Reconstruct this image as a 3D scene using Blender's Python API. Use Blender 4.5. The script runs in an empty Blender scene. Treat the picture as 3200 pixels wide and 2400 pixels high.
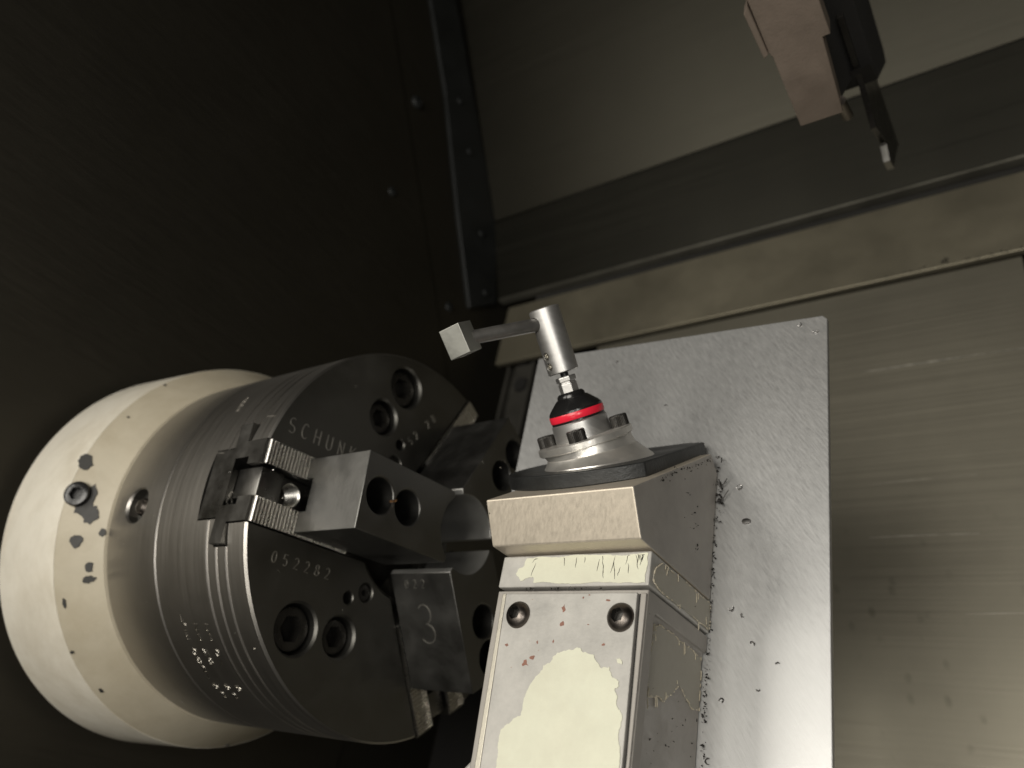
import bpy, bmesh, math, random
from mathutils.geometry import delaunay_2d_cdt
from mathutils import Matrix, Vector
random.seed(7)
rnd = random.Random(11)
U = 0.09                      # one modelling unit (the chuck radius) in metres
S = bpy.context.scene
COL = S.collection
rad = math.radians

# ------------------------------------------------------------------ camera
cam_d = bpy.data.cameras.new('camera')
cam = bpy.data.objects.new('camera', cam_d); COL.objects.link(cam)
CAM_R = ((0.81336826, 0.55051341, 0.18806128), (-0.16023066, 0.52276188, -0.83728499), (-0.55924789, 0.65088786, 0.51340705))
CX, CY, CZ = Vector(CAM_R[0]), -Vector(CAM_R[1]), -Vector(CAM_R[2])
cam.matrix_world = Matrix(((CX.x, CY.x, CZ.x, 2.87331769*U), (CX.y, CY.y, CZ.y, -2.77726082*U), (CX.z, CY.z, CZ.z, -1.3050875*U), (0, 0, 0, 1)))
cam_d.sensor_width = 36; cam_d.lens = 2397.54/3200*36
cam_d.clip_start = 0.01; cam_d.clip_end = 20
cam_d.dof.use_dof = True; cam_d.dof.focus_distance = 2.75*U; cam_d.dof.aperture_fstop = 11
S.camera = cam

# ------------------------------------------------------------------ light
w = bpy.data.worlds.new('World'); S.world = w; w.use_nodes = True
bg = w.node_tree.nodes['Background']; bg.inputs[0].default_value = (1.0, 0.93, 0.78, 1); bg.inputs[1].default_value = 0.018
S.view_settings.view_transform = 'Standard'; S.view_settings.look = 'None'
S.view_settings.exposure = 0; S.view_settings.gamma = 1
def area(name, loc, target, sx, sy, power, col):
    l = bpy.data.lights.new(name, 'AREA'); l.shape = 'RECTANGLE'; l.size = sx*U; l.size_y = sy*U
    l.energy = power; l.color = col
    o = bpy.data.objects.new(name, l); COL.objects.link(o)
    o.location = Vector(loc)*U
    d = Vector(target) - Vector(loc)
    o.rotation_euler = d.to_track_quat('-Z', 'Y').to_euler()
    return o
area('door_opening_light', (2.4, -10.0, -1.8), (0.8, 0, 0.1), 5.0, 5.5, 6.2, (1.0, 0.955, 0.865))
area('left_door_light', (-3.4, -9.5, -0.2), (-0.4, -0.5, 0.0), 3.2, 4.5, 2.9, (1.0, 0.955, 0.865))
area('camera_side_light', (5.0, -4.9, -2.2), (0.0, 0, 0.0), 0.9, 0.9, 0.62, (1.0, 0.97, 0.90))  # unseen source behind the camera, kept small to glint on bevels
area('work_light', (2.6, -4.6, -4.2), (1.2, 1.4, 3.6), 1.2, 1.2, 0.17, (1.0, 0.95, 0.84))

# ------------------------------------------------------------------ materials
def new_mat(name):
    m = bpy.data.materials.new(name); m.use_nodes = True
    nt = m.node_tree; b = nt.nodes['Principled BSDF']
    return m, nt, b
def coords(nt, scale=(1, 1, 1), rot=(0, 0, 0)):
    tc = nt.nodes.new('ShaderNodeTexCoord'); mp = nt.nodes.new('ShaderNodeMapping')
    mp.vector_type = 'POINT'
    s1 = nt.nodes.new('ShaderNodeVectorMath'); s1.operation = 'SCALE'; s1.inputs['Scale'].default_value = 1/U
    nt.links.new(tc.outputs['Object'], s1.inputs[0]); 
    mp2 = nt.nodes.new('ShaderNodeMapping'); mp2.inputs['Rotation'].default_value = rot
    nt.links.new(s1.outputs[0], mp2.inputs[0]); nt.links.new(mp2.outputs[0], mp.inputs[0])
    mp.inputs['Scale'].default_value = scale
    return mp.outputs[0]
def noise(nt, vec, scale, detail=4, rough=0.6, dist=0.0):
    n = nt.nodes.new('ShaderNodeTexNoise'); n.inputs['Scale'].default_value = scale
    n.inputs['Detail'].default_value = detail; n.inputs['Roughness'].default_value = rough; n.inputs['Distortion'].default_value = dist
    nt.links.new(vec, n.inputs['Vector']); return n.outputs['Fac']
def ramp(nt, fac, stops):
    r = nt.nodes.new('ShaderNodeValToRGB'); cr = r.color_ramp
    while len(cr.elements) < len(stops): cr.elements.new(0.5)
    for e, (p, c) in zip(cr.elements, stops):
        e.position = p; e.color = (c, c, c, 1) if not isinstance(c, tuple) else (*c, 1)
    nt.links.new(fac, r.inputs[0]); return r.outputs[0]
def mix(nt, fac, a, b, mode='MIX'):
    m = nt.nodes.new('ShaderNodeMix'); m.data_type = 'RGBA'; m.blend_type = mode
    if isinstance(fac, (int, float)): m.inputs[0].default_value = fac
    else: nt.links.new(fac, m.inputs[0])
    for sock, v in ((m.inputs[6], a), (m.inputs[7], b)):
        if isinstance(v, tuple): sock.default_value = (*v, 1)
        else: nt.links.new(v, sock)
    return m.outputs[2]
def bump(nt, b, h, strength, dist=0.01):
    n = nt.nodes.new('ShaderNodeBump'); n.inputs['Strength'].default_value = strength; n.inputs['Distance'].default_value = dist*U
    nt.links.new(h, n.inputs['Height']); nt.links.new(n.outputs[0], b.inputs['Normal'])
def metal(name, col, rough, metallic=1.0, var=0.25, brush=None, brot=(0, 0, 0), bscale=30, bstr=0.12, mott=2.5, aniso=0.0, rvar=0.12, spots=None):
    m, nt, b = new_mat(name)
    v = coords(nt)
    n1 = noise(nt, v, mott, 5, 0.62)
    fac = ramp(nt, n1, [(0.3, 1-var), (0.7, 1.0)])
    c = mix(nt, 1.0, tuple(col), fac, 'MULTIPLY')
    if brush:
        bv = coords(nt, brush, brot)
        n2 = noise(nt, bv, bscale, 6, 0.7)
        c = mix(nt, 1.0, c, ramp(nt, n2, [(0.3, 1-var*0.9), (0.7, 1.0)]), 'MULTIPLY')
        bump(nt, b, n2, bstr)
        rsrc = n2
    else:
        n2 = noise(nt, v, 60, 3, 0.6); bump(nt, b, n2, bstr*0.6); rsrc = n1
    if spots:                           # (scale, threshold, colour)
        n3 = noise(nt, v, spots[0], 3, 0.55)
        c = mix(nt, ramp(nt, n3, [(spots[1], 0.0), (spots[1]+0.025, 1.0)]), c, tuple(spots[2]))
    nt.links.new(c, b.inputs['Base Color'])
    r = ramp(nt, rsrc, [(0.25, max(0.03, rough-rvar)), (0.75, rough+rvar)])
    nt.links.new(r, b.inputs['Roughness'])
    b.inputs['Metallic'].default_value = metallic
    return m
def paint(name, col, rough=0.45, var=0.12, stain=(0.35, 0.28, 0.17), stain_amt=0.35, sscale=1.6, bstr=0.1):
    m, nt, b = new_mat(name)
    v = coords(nt)
    n1 = noise(nt, v, 3.0, 6, 0.65); n2 = noise(nt, v, sscale, 7, 0.7, 0.3); n3 = noise(nt, v, 40, 3, 0.6)
    c = mix(nt, 1.0, tuple(col), ramp(nt, n1, [(0.3, 1-var), (0.7, 1.0)]), 'MULTIPLY')
    s = nt.nodes.new('ShaderNodeMath'); s.operation = 'MULTIPLY'; s.inputs[1].default_value = stain_amt
    nt.links.new(ramp(nt, n2, [(0.42, 0.0), (0.75, 1.0)]), s.inputs[0])
    c = mix(nt, s.outputs[0], c, tuple(stain))
    nt.links.new(c, b.inputs['Base Color'])
    b.inputs['Roughness'].default_value = rough; b.inputs['Specular IOR Level'].default_value = 0.4
    bump(nt, b, n3, bstr, 0.006)
    return m
M = {}
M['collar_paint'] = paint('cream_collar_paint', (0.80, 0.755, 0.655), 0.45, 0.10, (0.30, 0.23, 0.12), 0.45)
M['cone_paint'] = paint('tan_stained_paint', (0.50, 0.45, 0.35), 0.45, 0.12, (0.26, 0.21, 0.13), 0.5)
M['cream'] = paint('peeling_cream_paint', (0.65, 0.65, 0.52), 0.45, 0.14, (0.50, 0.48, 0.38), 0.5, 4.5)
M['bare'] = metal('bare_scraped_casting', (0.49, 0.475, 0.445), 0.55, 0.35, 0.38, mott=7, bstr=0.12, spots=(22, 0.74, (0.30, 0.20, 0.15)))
M['bare_shade'] = metal('shaded_bare_casting', (0.385, 0.36, 0.33), 0.6, 0.3, 0.3, mott=4, bstr=0.15, spots=(16, 0.735, (0.02, 0.017, 0.014)))  # bare casting with black specks, darkened for the arm's shaded right side
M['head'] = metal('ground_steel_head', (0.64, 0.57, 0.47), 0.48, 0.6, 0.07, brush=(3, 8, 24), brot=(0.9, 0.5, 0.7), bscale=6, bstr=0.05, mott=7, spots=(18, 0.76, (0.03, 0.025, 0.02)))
M['chuck'] = metal('ground_chuck_steel', (0.54, 0.515, 0.48), 0.36, 1.0, 0.18, brush=(60, 0.5, 0.5), bscale=3, bstr=0.03, mott=3, rvar=0.06)
M['chuck_face'] = metal('dark_chuck_face', (0.165, 0.16, 0.147), 0.44, 1.0, 0.2, mott=3, bstr=0.06)
M['jaw'] = metal('black_oxide_jaw', (0.18, 0.177, 0.168), 0.42, 1.0, 0.09, mott=5, bstr=0.10)
M['master'] = metal('hardened_master_jaw', (0.17, 0.165, 0.155), 0.32, 1.0, 0.2, mott=5, bstr=0.05)
M['bright'] = metal('bright_steel', (0.86, 0.84, 0.79), 0.25, 1.0, 0.12, mott=8, bstr=0.05)
M['rack'] = metal('ground_serrations', (0.90, 0.88, 0.84), 0.28, 1.0, 0.06, mott=8, bstr=0.0, rvar=0.03)
M['scratch'] = metal('bright_scratch', (0.50, 0.48, 0.44), 0.36, 0.9, 0.3, mott=20)
M['bolt'] = metal('black_oxide_bolt', (0.045, 0.042, 0.038), 0.30, 0.6, 0.25, mott=9, bstr=0.06)
M['button'] = metal('worn_button_screw', (0.17, 0.15, 0.135), 0.36, 1.0, 0.35, mott=14, bstr=0.1)
M['alu'] = metal('machined_aluminium', (0.58, 0.57, 0.555), 0.42, 0.9, 0.10, brush=(0.5, 0.5, 40), bscale=3, bstr=0.03, mott=6, rvar=0.06)
M['cast_alu'] = metal('cast_aluminium', (0.80, 0.775, 0.73), 0.36, 0.85, 0.14, mott=6, bstr=0.12)
M['bored'] = metal('freshly_bored_steel', (0.48, 0.475, 0.455), 0.38, 0.8, 0.15, mott=8)
M['rod'] = metal('carbide_rod', (0.30, 0.29, 0.275), 0.46, 0.9, 0.2, mott=10)
M['tip'] = metal('carbide_cube', (0.36, 0.36, 0.33), 0.5, 0.8, 0.15, mott=9, bstr=0.08)
M['black'] = metal('black_plate', (0.028, 0.029, 0.029), 0.42, 0.2, 0.4, mott=6, bstr=0.25)
M['gloss_black'] = metal('gloss_black_cap', (0.012, 0.012, 0.012), 0.22, 0.0, 0.2)
M['void'] = metal('dark_gap', (0.012, 0.011, 0.010), 0.8, 0.0, 0.3)
M['plate'] = metal('brushed_aluminium_plate', (0.53, 0.53, 0.525), 0.44, 0.8, 0.14, brush=(2.0, 2.0, 15), brot=(0, rad(-57), 0), bscale=8, bstr=0.05, mott=1.2, rvar=0.09)
M['shank'] = metal('brown_shank', (0.31, 0.25, 0.205), 0.5, 0.5, 0.25, mott=5, bstr=0.2)
M['brass'] = metal('copper_curl', (0.75, 0.42, 0.22), 0.3, 1.0, 0.2)
M['chip'] = metal('steel_curl', (0.34, 0.33, 0.32), 0.3, 1.0, 0.3)
M['grime'] = metal('black_grime', (0.03, 0.027, 0.024), 0.45, 0.3, 0.4, mott=20)
M['headwall'] = metal('dark_stainless', (0.095, 0.087, 0.070), 0.60, 1.0, 0.16, brush=(1, 0.6, 20), bscale=6, bstr=0.01, mott=0.7, rvar=0.06)
M['upper'] = metal('brushed_stainless', (0.056, 0.0525, 0.041), 0.46, 0.9, 0.11, brush=(0.12, 8, 8), bscale=5, bstr=0.04, mott=0.8, rvar=0.06)
M['lip'] = metal('highlit_edge_steel', (0.26, 0.25, 0.21), 0.40, 0.8, 0.2, mott=2)  # paler than the panels: the folded edge's highlight is in the colour
M['bracket'] = metal('grey_bracket_steel', (0.10, 0.095, 0.083), 0.5, 0.6, 0.2, mott=3)
M['band'] = metal('dark_steel_band', (0.031, 0.0295, 0.0225), 0.5, 0.8, 0.2, brush=(0.12, 6, 6), bscale=5, bstr=0.03, mott=0.9)
M['strip'] = metal('tan_stainless', (0.29, 0.263, 0.195), 0.5, 0.7, 0.14, mott=1.3, bstr=0.08, spots=(9, 0.76, (0.10, 0.075, 0.045)))
M['rubber'] = metal('grey_seal', (0.022, 0.024, 0.024), 0.5, 0.2, 0.3, mott=3)
def lower_panel_mat():
    m, nt, b = new_mat('stained_stainless')
    v = coords(nt)
    bv = coords(nt, (0.07, 9, 9))
    n1 = noise(nt, v, 0.9, 5, 0.6); n2 = noise(nt, bv, 5, 6, 0.65)
    c = mix(nt, 1.0, (0.31, 0.288, 0.228), ramp(nt, n1, [(0.3, 0.80), (0.7, 1.0)]), 'MULTIPLY')
    c = mix(nt, 1.0, c, ramp(nt, n2, [(0.3, 0.90), (0.72, 1.0)]), 'MULTIPLY')
    sv = coords(nt, (1, 1, 0.62), (0, rad(14), 0))
    vo = nt.nodes.new('ShaderNodeTexVoronoi'); vo.inputs['Scale'].default_value = 8.5; vo.inputs['Randomness'].default_value = 1.0
    nt.links.new(sv, vo.inputs['Vector'])
    spot = ramp(nt, vo.outputs['Distance'], [(0.10, 1.0), (0.24, 0.0)])
    keep = ramp(nt, noise(nt, v, 3.3, 2, 0.5), [(0.50, 0.0), (0.60, 1.0)])
    sep = nt.nodes.new('ShaderNodeSeparateXYZ'); nt.links.new(v, sep.inputs[0])
    mr = nt.nodes.new('ShaderNodeMapRange'); mr.inputs[1].default_value = 1.3; mr.inputs[2].default_value = 0.1
    nt.links.new(sep.outputs[2], mr.inputs[0])
    a = mix(nt, 1.0, spot, keep, 'MULTIPLY'); a = mix(nt, 1.0, a, mr.outputs[0], 'MULTIPLY'); a = mix(nt, 1.0, a, (0.6, 0.6, 0.6), 'MULTIPLY')
    c = mix(nt, a, c, (0.10, 0.09, 0.065))
    nt.links.new(c, b.inputs['Base Color'])
    nt.links.new(ramp(nt, n2, [(0.25, 0.40), (0.75, 0.54)]), b.inputs['Roughness'])
    b.inputs['Metallic'].default_value = 0.75
    bump(nt, b, n2, 0.06)
    return m
M['lower'] = lower_panel_mat()
def red_mat():
    m, nt, b = new_mat('red_band'); b.inputs['Base Color'].default_value = (0.72, 0.02, 0.045, 1); b.inputs['Roughness'].default_value = 0.25
    return m
M['red'] = red_mat()

# ------------------------------------------------------------------ mesh helpers
I4 = Matrix.Identity(4)
def frame(o, x, y, z):
    x, y, z = Vector(x), Vector(y), Vector(z)
    return Matrix(((x.x, y.x, z.x, o[0]), (x.y, y.y, z.y, o[1]), (x.z, y.z, z.z, o[2]), (0, 0, 0, 1)))
def axis_frame(o, z, hint=(1, 0, 0)):
    z = Vector(z).normalized(); x = Vector(hint); x = (x - z*x.dot(z)).normalized(); y = z.cross(x)
    return frame(o, x, y, z)
def add_box(bm, x0, x1, y0, y1, z0, z1, mt=I4, bev=0.0):
    vs = [bm.verts.new(mt @ Vector((x, y, z))) for x in (x0, x1) for y in (y0, y1) for z in (z0, z1)]
    fs = [bm.faces.new([vs[i] for i in f]) for f in ((0, 1, 3, 2), (4, 6, 7, 5), (0, 4, 5, 1), (2, 3, 7, 6), (0, 2, 6, 4), (1, 5, 7, 3))]
    if bev > 0:
        es = list({e for f in fs for e in f.edges})
        bmesh.ops.bevel(bm, geom=es, offset=bev, segments=2, affect='EDGES', profile=0.5)
def add_prism(bm, poly, z0, z1, mt=I4):
    """poly in local xy, extruded along local z"""
    a = [bm.verts.new(mt @ Vector((p[0], p[1], z0))) for p in poly]
    b = [bm.verts.new(mt @ Vector((p[0], p[1], z1))) for p in poly]
    n = len(poly)
    bm.faces.new(list(reversed(a))); bm.faces.new(b)
    for i in range(n):
        bm.faces.new((a[i], a[(i+1) % n], b[(i+1) % n], b[i]))
def add_lathe(bm, prof, n=64, mt=I4, rfun=None):
    """prof = [(r, z)], revolved about local z; r=0 ends are closed"""
    rings = []
    for r, z in prof:
        if r < 1e-6: rings.append([bm.verts.new(mt @ Vector((0, 0, z)))])
        else:
            rings.append([bm.verts.new(mt @ Vector(((r if rfun is None else rfun(r, z, i))*math.cos(2*math.pi*i/n), (r if rfun is None else rfun(r, z, i))*math.sin(2*math.pi*i/n), z))) for i in range(n)])
    for a, b in zip(rings, rings[1:]):
        for i in range(n):
            j = (i+1) % n
            if len(a) == 1 and len(b) == 1: continue
            if len(a) == 1: bm.faces.new((a[0], b[j], b[i]))
            elif len(b) == 1: bm.faces.new((a[i], a[j], b[0]))
            else: bm.faces.new((a[i], a[j], b[j], b[i]))
def add_tube(bm, pts, r, n=8, cap=True):
    pts = [Vector(p) for p in pts]; rings = []
    for i, p in enumerate(pts):
        t = (pts[min(i+1, len(pts)-1)] - pts[max(i-1, 0)]).normalized()
        h = Vector((0, 0, 1)) if abs(t.z) < 0.9 else Vector((1, 0, 0))
        u = t.cross(h).normalized(); v = t.cross(u)
        rr = r[i] if isinstance(r, (list, tuple)) else r
        rings.append([bm.verts.new(p + rr*(math.cos(2*math.pi*k/n)*u + math.sin(2*math.pi*k/n)*v)) for k in range(n)])
    for a, b in zip(rings, rings[1:]):
        for k in range(n): bm.faces.new((a[k], a[(k+1) % n], b[(k+1) % n], b[k]))
    if cap: bm.faces.new(list(reversed(rings[0]))); bm.faces.new(rings[-1])
def BM(): return bmesh.new()
def to_mesh(bm, name):
    bmesh.ops.recalc_face_normals(bm, faces=bm.faces)
    me = bpy.data.meshes.new(name); bm.to_mesh(me); bm.free(); return me
def boolean(a, cutters):
    """mesh a minus each cutter mesh (exact); returns a new mesh"""
    oa = bpy.data.objects.new('tmp_a', a); COL.objects.link(oa); tmp = [oa]
    for c in cutters:
        oc = bpy.data.objects.new('tmp_c', c); COL.objects.link(oc); tmp.append(oc)
        md = oa.modifiers.new('b', 'BOOLEAN'); md.operation = 'DIFFERENCE'; md.solver = 'EXACT'; md.object = oc
    dg = bpy.context.evaluated_depsgraph_get(); dg.update()
    me = bpy.data.meshes.new_from_object(oa.evaluated_get(dg))
    for o in tmp: bpy.data.objects.remove(o)
    return me
OBJS = []
def obj(name, me, mat, parent=None, smooth=35, bev=0.0, origin=None, label=None):
    """links one mesh object; mesh is in world units, moved so that the object's origin is at `origin`"""
    if isinstance(me, bmesh.types.BMesh): me = to_mesh(me, name)
    if me.users == 0 or True:
        me.materials.clear(); me.materials.append(M[mat] if isinstance(mat, str) else mat)
    o = bpy.data.objects.new(name, me); COL.objects.link(o)
    if smooth:
        for p in me.polygons: p.use_smooth = True
        me.set_sharp_from_angle(angle=rad(smooth))
    if bev:
        md = o.modifiers.new('edge', 'BEVEL'); md.width = bev*U; md.segments = 2; md.limit_method = 'ANGLE'; md.angle_limit = rad(40); md.harden_normals = False
    if parent is not None:
        o.parent = parent
        w = parent; off = Vector((0, 0, 0))
        while w is not None: off += w.location; w = w.parent
        me.transform(Matrix.Translation(-off))
    elif origin is not None:
        me.transform(Matrix.Translation(-Vector(origin))); o.location = origin
    if label: o['label'] = label
    return o
def inst(name, me, mt, parent, mat=None):
    """object sharing mesh data, placed by a matrix in world units"""
    if mat: 
        me.materials.clear(); me.materials.append(M[mat])
    o = bpy.data.objects.new(name, me); COL.objects.link(o)
    if parent is not None:
        o.parent = parent; w = parent; off = Vector((0, 0, 0))
        while w is not None: off += w.location; w = w.parent
        mt = Matrix.Translation(-off) @ mt
    o.matrix_basis = mt
    return o
def smooth_mesh(me, ang=35):
    for p in me.polygons: p.use_smooth = True
    me.set_sharp_from_angle(angle=rad(ang)); return me
def thing(name, loc, label, cat, group=None):
    o = bpy.data.objects.new(name, None); COL.objects.link(o); o.location = loc; o.empty_display_size = 0.01
    o['label'] = label; o['category'] = cat
    if group: o['group'] = group
    return o
def tag(o, label, cat, group=None):
    o['label'] = label; o['category'] = cat
    if group: o['group'] = group
    return o

# stroke lettering: polylines in a unit box
def arc(cx, cy, rx, ry, a0, a1, n=9):
    return [(cx+rx*math.cos(rad(a0+(a1-a0)*i/n)), cy+ry*math.sin(rad(a0+(a1-a0)*i/n))) for i in range(n+1)]
G = {
 '0': [arc(.3, .5, .27, .5, 90, 450, 14)],
 '1': [[(.1, .78), (.32, 1), (.32, 0)], [(.12, 0), (.52, 0)]],
 '2': [arc(.3, .72, .27, .28, 160, -30, 8)+[(.03, 0), (.58, 0)]],
 '3': [arc(.28, .75, .25, .25, 140, -90, 9)+arc(.28, .25, .3, .25, 90, -140, 9)],
 '5': [[(.54, 1), (.1, 1), (.07, .56)]+arc(.28, .31, .28, .31, 120, -140, 9)],
 '7': [[(.03, 1), (.57, 1), (.2, 0)]],
 '8': [arc(.3, .75, .22, .25, -90, 270, 12), arc(.3, .25, .27, .25, 90, 450, 12)],
 'E': [[(.52, 1), (.05, 1), (.05, 0), (.52, 0)], [(.05, .52), (.42, .52)]],
 'L': [[(.05, 1), (.05, 0), (.5, 0)]],
 'Z': [[(.05, 1), (.55, 1), (.05, 0), (.55, 0)]],
 'M': [[(.03, 0), (.03, 1), (.3, .4), (.57, 1), (.57, 0)]],
 'R': [[(.05, 0), (.05, 1)]+arc(.3, .75, .22, .25, 90, -90, 6)+[(.05, .5)], [(.28, .5), (.55, 0)]],
 'S': [arc(.3, .75, .26, .25, 50, 270, 9)+arc(.3, .25, .28, .25, 90, -140, 9)],
 'C': [arc(.32, .5, .3, .5, 50, 310, 14)],
 'H': [[(.05, 0), (.05, 1)], [(.57, 0), (.57, 1)], [(.05, .5), (.57, .5)]],
 'U': [[(.05, 1), (.05, .25)]+arc(.31, .27, .26, .27, 180, 360, 8)+[(.57, 1)]],
 'N': [[(.05, 0), (.05, 1), (.57, 0), (.57, 1)]],
 'K': [[(.05, 0), (.05, 1)], [(.55, 1), (.07, .45)], [(.2, .58), (.57, 0)]],
 '/': [[(.08, 0), (.5, 1)]],
 '-': [[(.08, .5), (.5, .5)]],
 '#': [arc(.3, .5, .3, .45, 60, 420, 14), [(.02, 0), (.6, 1)]],
 ' ': [],
}
def lettering(text, h, pitch, mapper, width=0.006, double=False):
    """stroke letters as raised ribbons; mapper(u, v, w) -> world point"""
    bm = BM()
    for i, ch in enumerate(text):
        for pl in G[ch]:
            pts = [(p[0]*h*0.85 + i*pitch, p[1]*h) for p in pl]
            offs = [(-width*1.5, width*0.55), (width*1.5, width*0.55)] if double else [(0, width)]
            for sh, wd in offs:
                prev = None
                L, Rr = [], []
                for k, (x, y) in enumerate(pts):
                    a = pts[max(k-1, 0)]; b = pts[min(k+1, len(pts)-1)]
                    dx, dy = b[0]-a[0], b[1]-a[1]; q = math.hypot(dx, dy) or 1
                    nx, ny = -dy/q, dx/q
                    L.append((x+nx*(sh-wd/2), y+ny*(sh-wd/2))); Rr.append((x+nx*(sh+wd/2), y+ny*(sh+wd/2)))
                up = [[bm.verts.new(mapper(u, v, 0.0022)) for u, v in s] for s in (L, Rr)]
                dn = [[bm.verts.new(mapper(u, v, -0.002)) for u, v in s] for s in (L, Rr)]
                for k in range(len(pts)-1):
                    bm.faces.new((up[0][k], up[0][k+1], up[1][k+1], up[1][k]))
                    bm.faces.new((up[0][k], dn[0][k], dn[0][k+1], up[0][k+1]))
                    bm.faces.new((up[1][k], up[1][k+1], dn[1][k+1], dn[1][k]))
    return bm
def add_patch(bm, poly, h0, h1, mt):
    """thin flake: constrained triangulation on top and a skirt round the edge"""
    n = len(poly)
    vs, es, fs, *_ = delaunay_2d_cdt([Vector(q) for q in poly], [], [list(range(n))], 1, 1e-7)
    top = [bm.verts.new(mt @ Vector((q.x, q.y, h1))) for q in vs]
    for f in fs: bm.faces.new([top[i] for i in f])
    bot = {}
    for e in [e for e in bm.edges if len(e.link_faces) == 1]:
        a, b = e.verts
        for v in (a, b):
            if v not in bot:
                bot[v] = bm.verts.new(v.co + mt.to_3x3() @ Vector((0, 0, h0-h1)))
        bm.faces.new((a, b, bot[b], bot[a]))
def jag(poly, amp, it=3, seed=1):
    r = random.Random(seed)
    for _ in range(it):
        out = []
        for i, p in enumerate(poly):
            q = poly[(i+1) % len(poly)]; d = math.hypot(q[0]-p[0], q[1]-p[1])
            a = min(amp, d*0.20)
            out.append(p)
            if d > 0.008: k = r.uniform(-a, a)/max(d, 1e-6); out.append(((p[0]+q[0])/2-(q[1]-p[1])*k, (p[1]+q[1])/2+(q[0]-p[0])*k))
        poly = out; amp *= 0.6
    return poly
def blob(rx, ry, n=12, seed=0, j=0.3):
    r = random.Random(seed)
    return [((1+r.uniform(-j, j))*rx*math.cos(2*math.pi*i/n), (1+r.uniform(-j, j))*ry*math.sin(2*math.pi*i/n)) for i in range(n)]

# screws, axis along local +z, head top at z=0 ---------------------------------
def hexpoly(r): return [(r*math.cos(rad(60*i+15)), r*math.sin(rad(60*i+15))) for i in range(6)]
def socket_screw(R, H, hexr, depth, knurl=False, n=48):
    bm = BM(); c = R*0.10
    if knurl:
        n = 72
        rf = lambda r, z, i: r*(1.0 if i % 2 else 0.955) if r > R*0.95 else r
        add_lathe(bm, [(0, -H), (R, -H), (R, -c*1.5), (R*0.93, -c*0.4), (R*0.86, 0), (0, 0)], n, I4, rf)
    else:
        add_lathe(bm, [(0, -H), (R, -H), (R, -c), (R-c*0.3, -c*0.3), (R-c, 0), (0, 0)], n)
    a = to_mesh(bm, 'socket_head_screw')
    cb = BM(); add_prism(cb, hexpoly(hexr), -depth, 0.1)
    return smooth_mesh(boolean(a, [to_mesh(cb, 'c')]))
def button_screw(R, H, hexr, depth):
    bm = BM(); prof = [(0, -0.02), (R, -0.02), (R, 0)]
    for i in range(1, 9):
        t = i/8*math.pi/2; prof.append((R*math.cos(t)*0.999 if i < 8 else 0, H*math.sin(t)))
    # flatten the crown slightly
    prof = [(r, min(z, H*0.96)) for r, z in prof]
    add_lathe(bm, prof, 56); a = to_mesh(bm, 'button_screw')
    cb = BM(); add_prism(cb, hexpoly(hexr), H-depth, 0.2)
    return smooth_mesh(boolean(a, [to_mesh(cb, 'c')]), 30)

# ================================================================== SETTING
XH = -2.1
bm = BM(); add_box(bm, XH-0.1, XH, -4.2, 3.1, -4.0, 9.0)
headwall = obj('headstock_wall', bm, 'headwall', smooth=0); headwall['kind'] = 'structure'
# raised lining panel with a slanted edge
bm = BM()
add_prism(bm, [(-4.0, -3.6), (1.95, -3.6), (1.95, 2.73), (1.628, 3.197), (0.621, 4.67), (-1.6, 7.9), (-4.0, 7.9)], 0.0005, 0.014, frame((XH, 0, 0), (0, 1, 0), (0, 0, 1), (1, 0, 0)))
obj('lining_panel', bm, 'headwall', headwall, smooth=0, bev=0.004)
WS = button_screw(0.055, 0.03, 0.028, 0.022)
WS.materials.append(M['rubber'])
for y, z, s in ((0.45, 5.28, 1.3), (0.553, 4.02, 0.9), (1.733, 3.438, 1.0)):
    inst('panel_screw', WS, frame((XH+(0.014 if y < 1 else 0.001), y, z), (0, s, 0), (0, 0, s), (s, 0, 0)), headwall)
# corner seal strip between headstock wall and rear wall
bm = BM()
cs = [(0.104-.65, 6.665+.93), (0.104, 6.665), (0.75, 5.732), (1.419, 4.536), (1.987, 3.604), (2.367, 3.944), (2.033, 4.947), (1.116, 6.167), (0.409, 7.111), (-.24, 8.06)]
add_prism(bm, cs, 0.0005, 0.05, frame((XH, 0, 0), (0, 1, 0), (0, 0, 1), (1, 0, 0)))
cst = obj('corner_strip', bm, 'rubber', headwall, smooth=0, bev=0.008)
for y, z in ((0.956, 5.87), (1.319, 5.402), (1.849, 4.582), (2.159, 3.95)):
    inst('strip_screw', WS, frame((XH+0.052, y, z), (0, .8, 0), (0, 0, .8), (.8, 0, 0)), headwall)

SCORES = [(1.79, 2.237, 2.90, 2.226, 0.018), (1.78, 0.91, 2.42, 0.905, 0.012), (1.80, 1.30, 2.45, 1.31, 0.006), (2.3, 0.40, 2.9, 0.41, 0.005)]
rear = BM(); add_box(rear, XH, 6.5, 3.05, 3.15, -4.0, 4.2)
rear = obj('rear_wall', rear, 'void', smooth=0); rear['kind'] = 'structure'  # black backing; its colour stands in for shade in the recess
bm = BM(); add_box(bm, -0.6, 2.921, 2.40, 2.46, -3.0, 3.03, bev=0.008)
add_box(bm, 2.955, 6.4, 2.40, 2.46, -3.0, 3.03, bev=0.008)
obj('lower_panel', bm, 'lower', rear, smooth=0)
bm = BM(); add_box(bm, -1.86, 6.4, 2.385, 2.45, 3.075, 3.85, bev=0.010)
obj('middle_panel', bm, 'strip', rear, smooth=0)
Q = frame((0, 0, 0), (0, 1, 0), (0, 0, 1), (1, 0, 0))
bm = BM(); add_prism(bm, [(2.40, 3.985), (2.012, 4.895), (2.06, 4.93), (2.46, 3.985)], XH+0.05, 6.4, Q)
obj('folded_panel', bm, 'band', rear, smooth=0)
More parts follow.
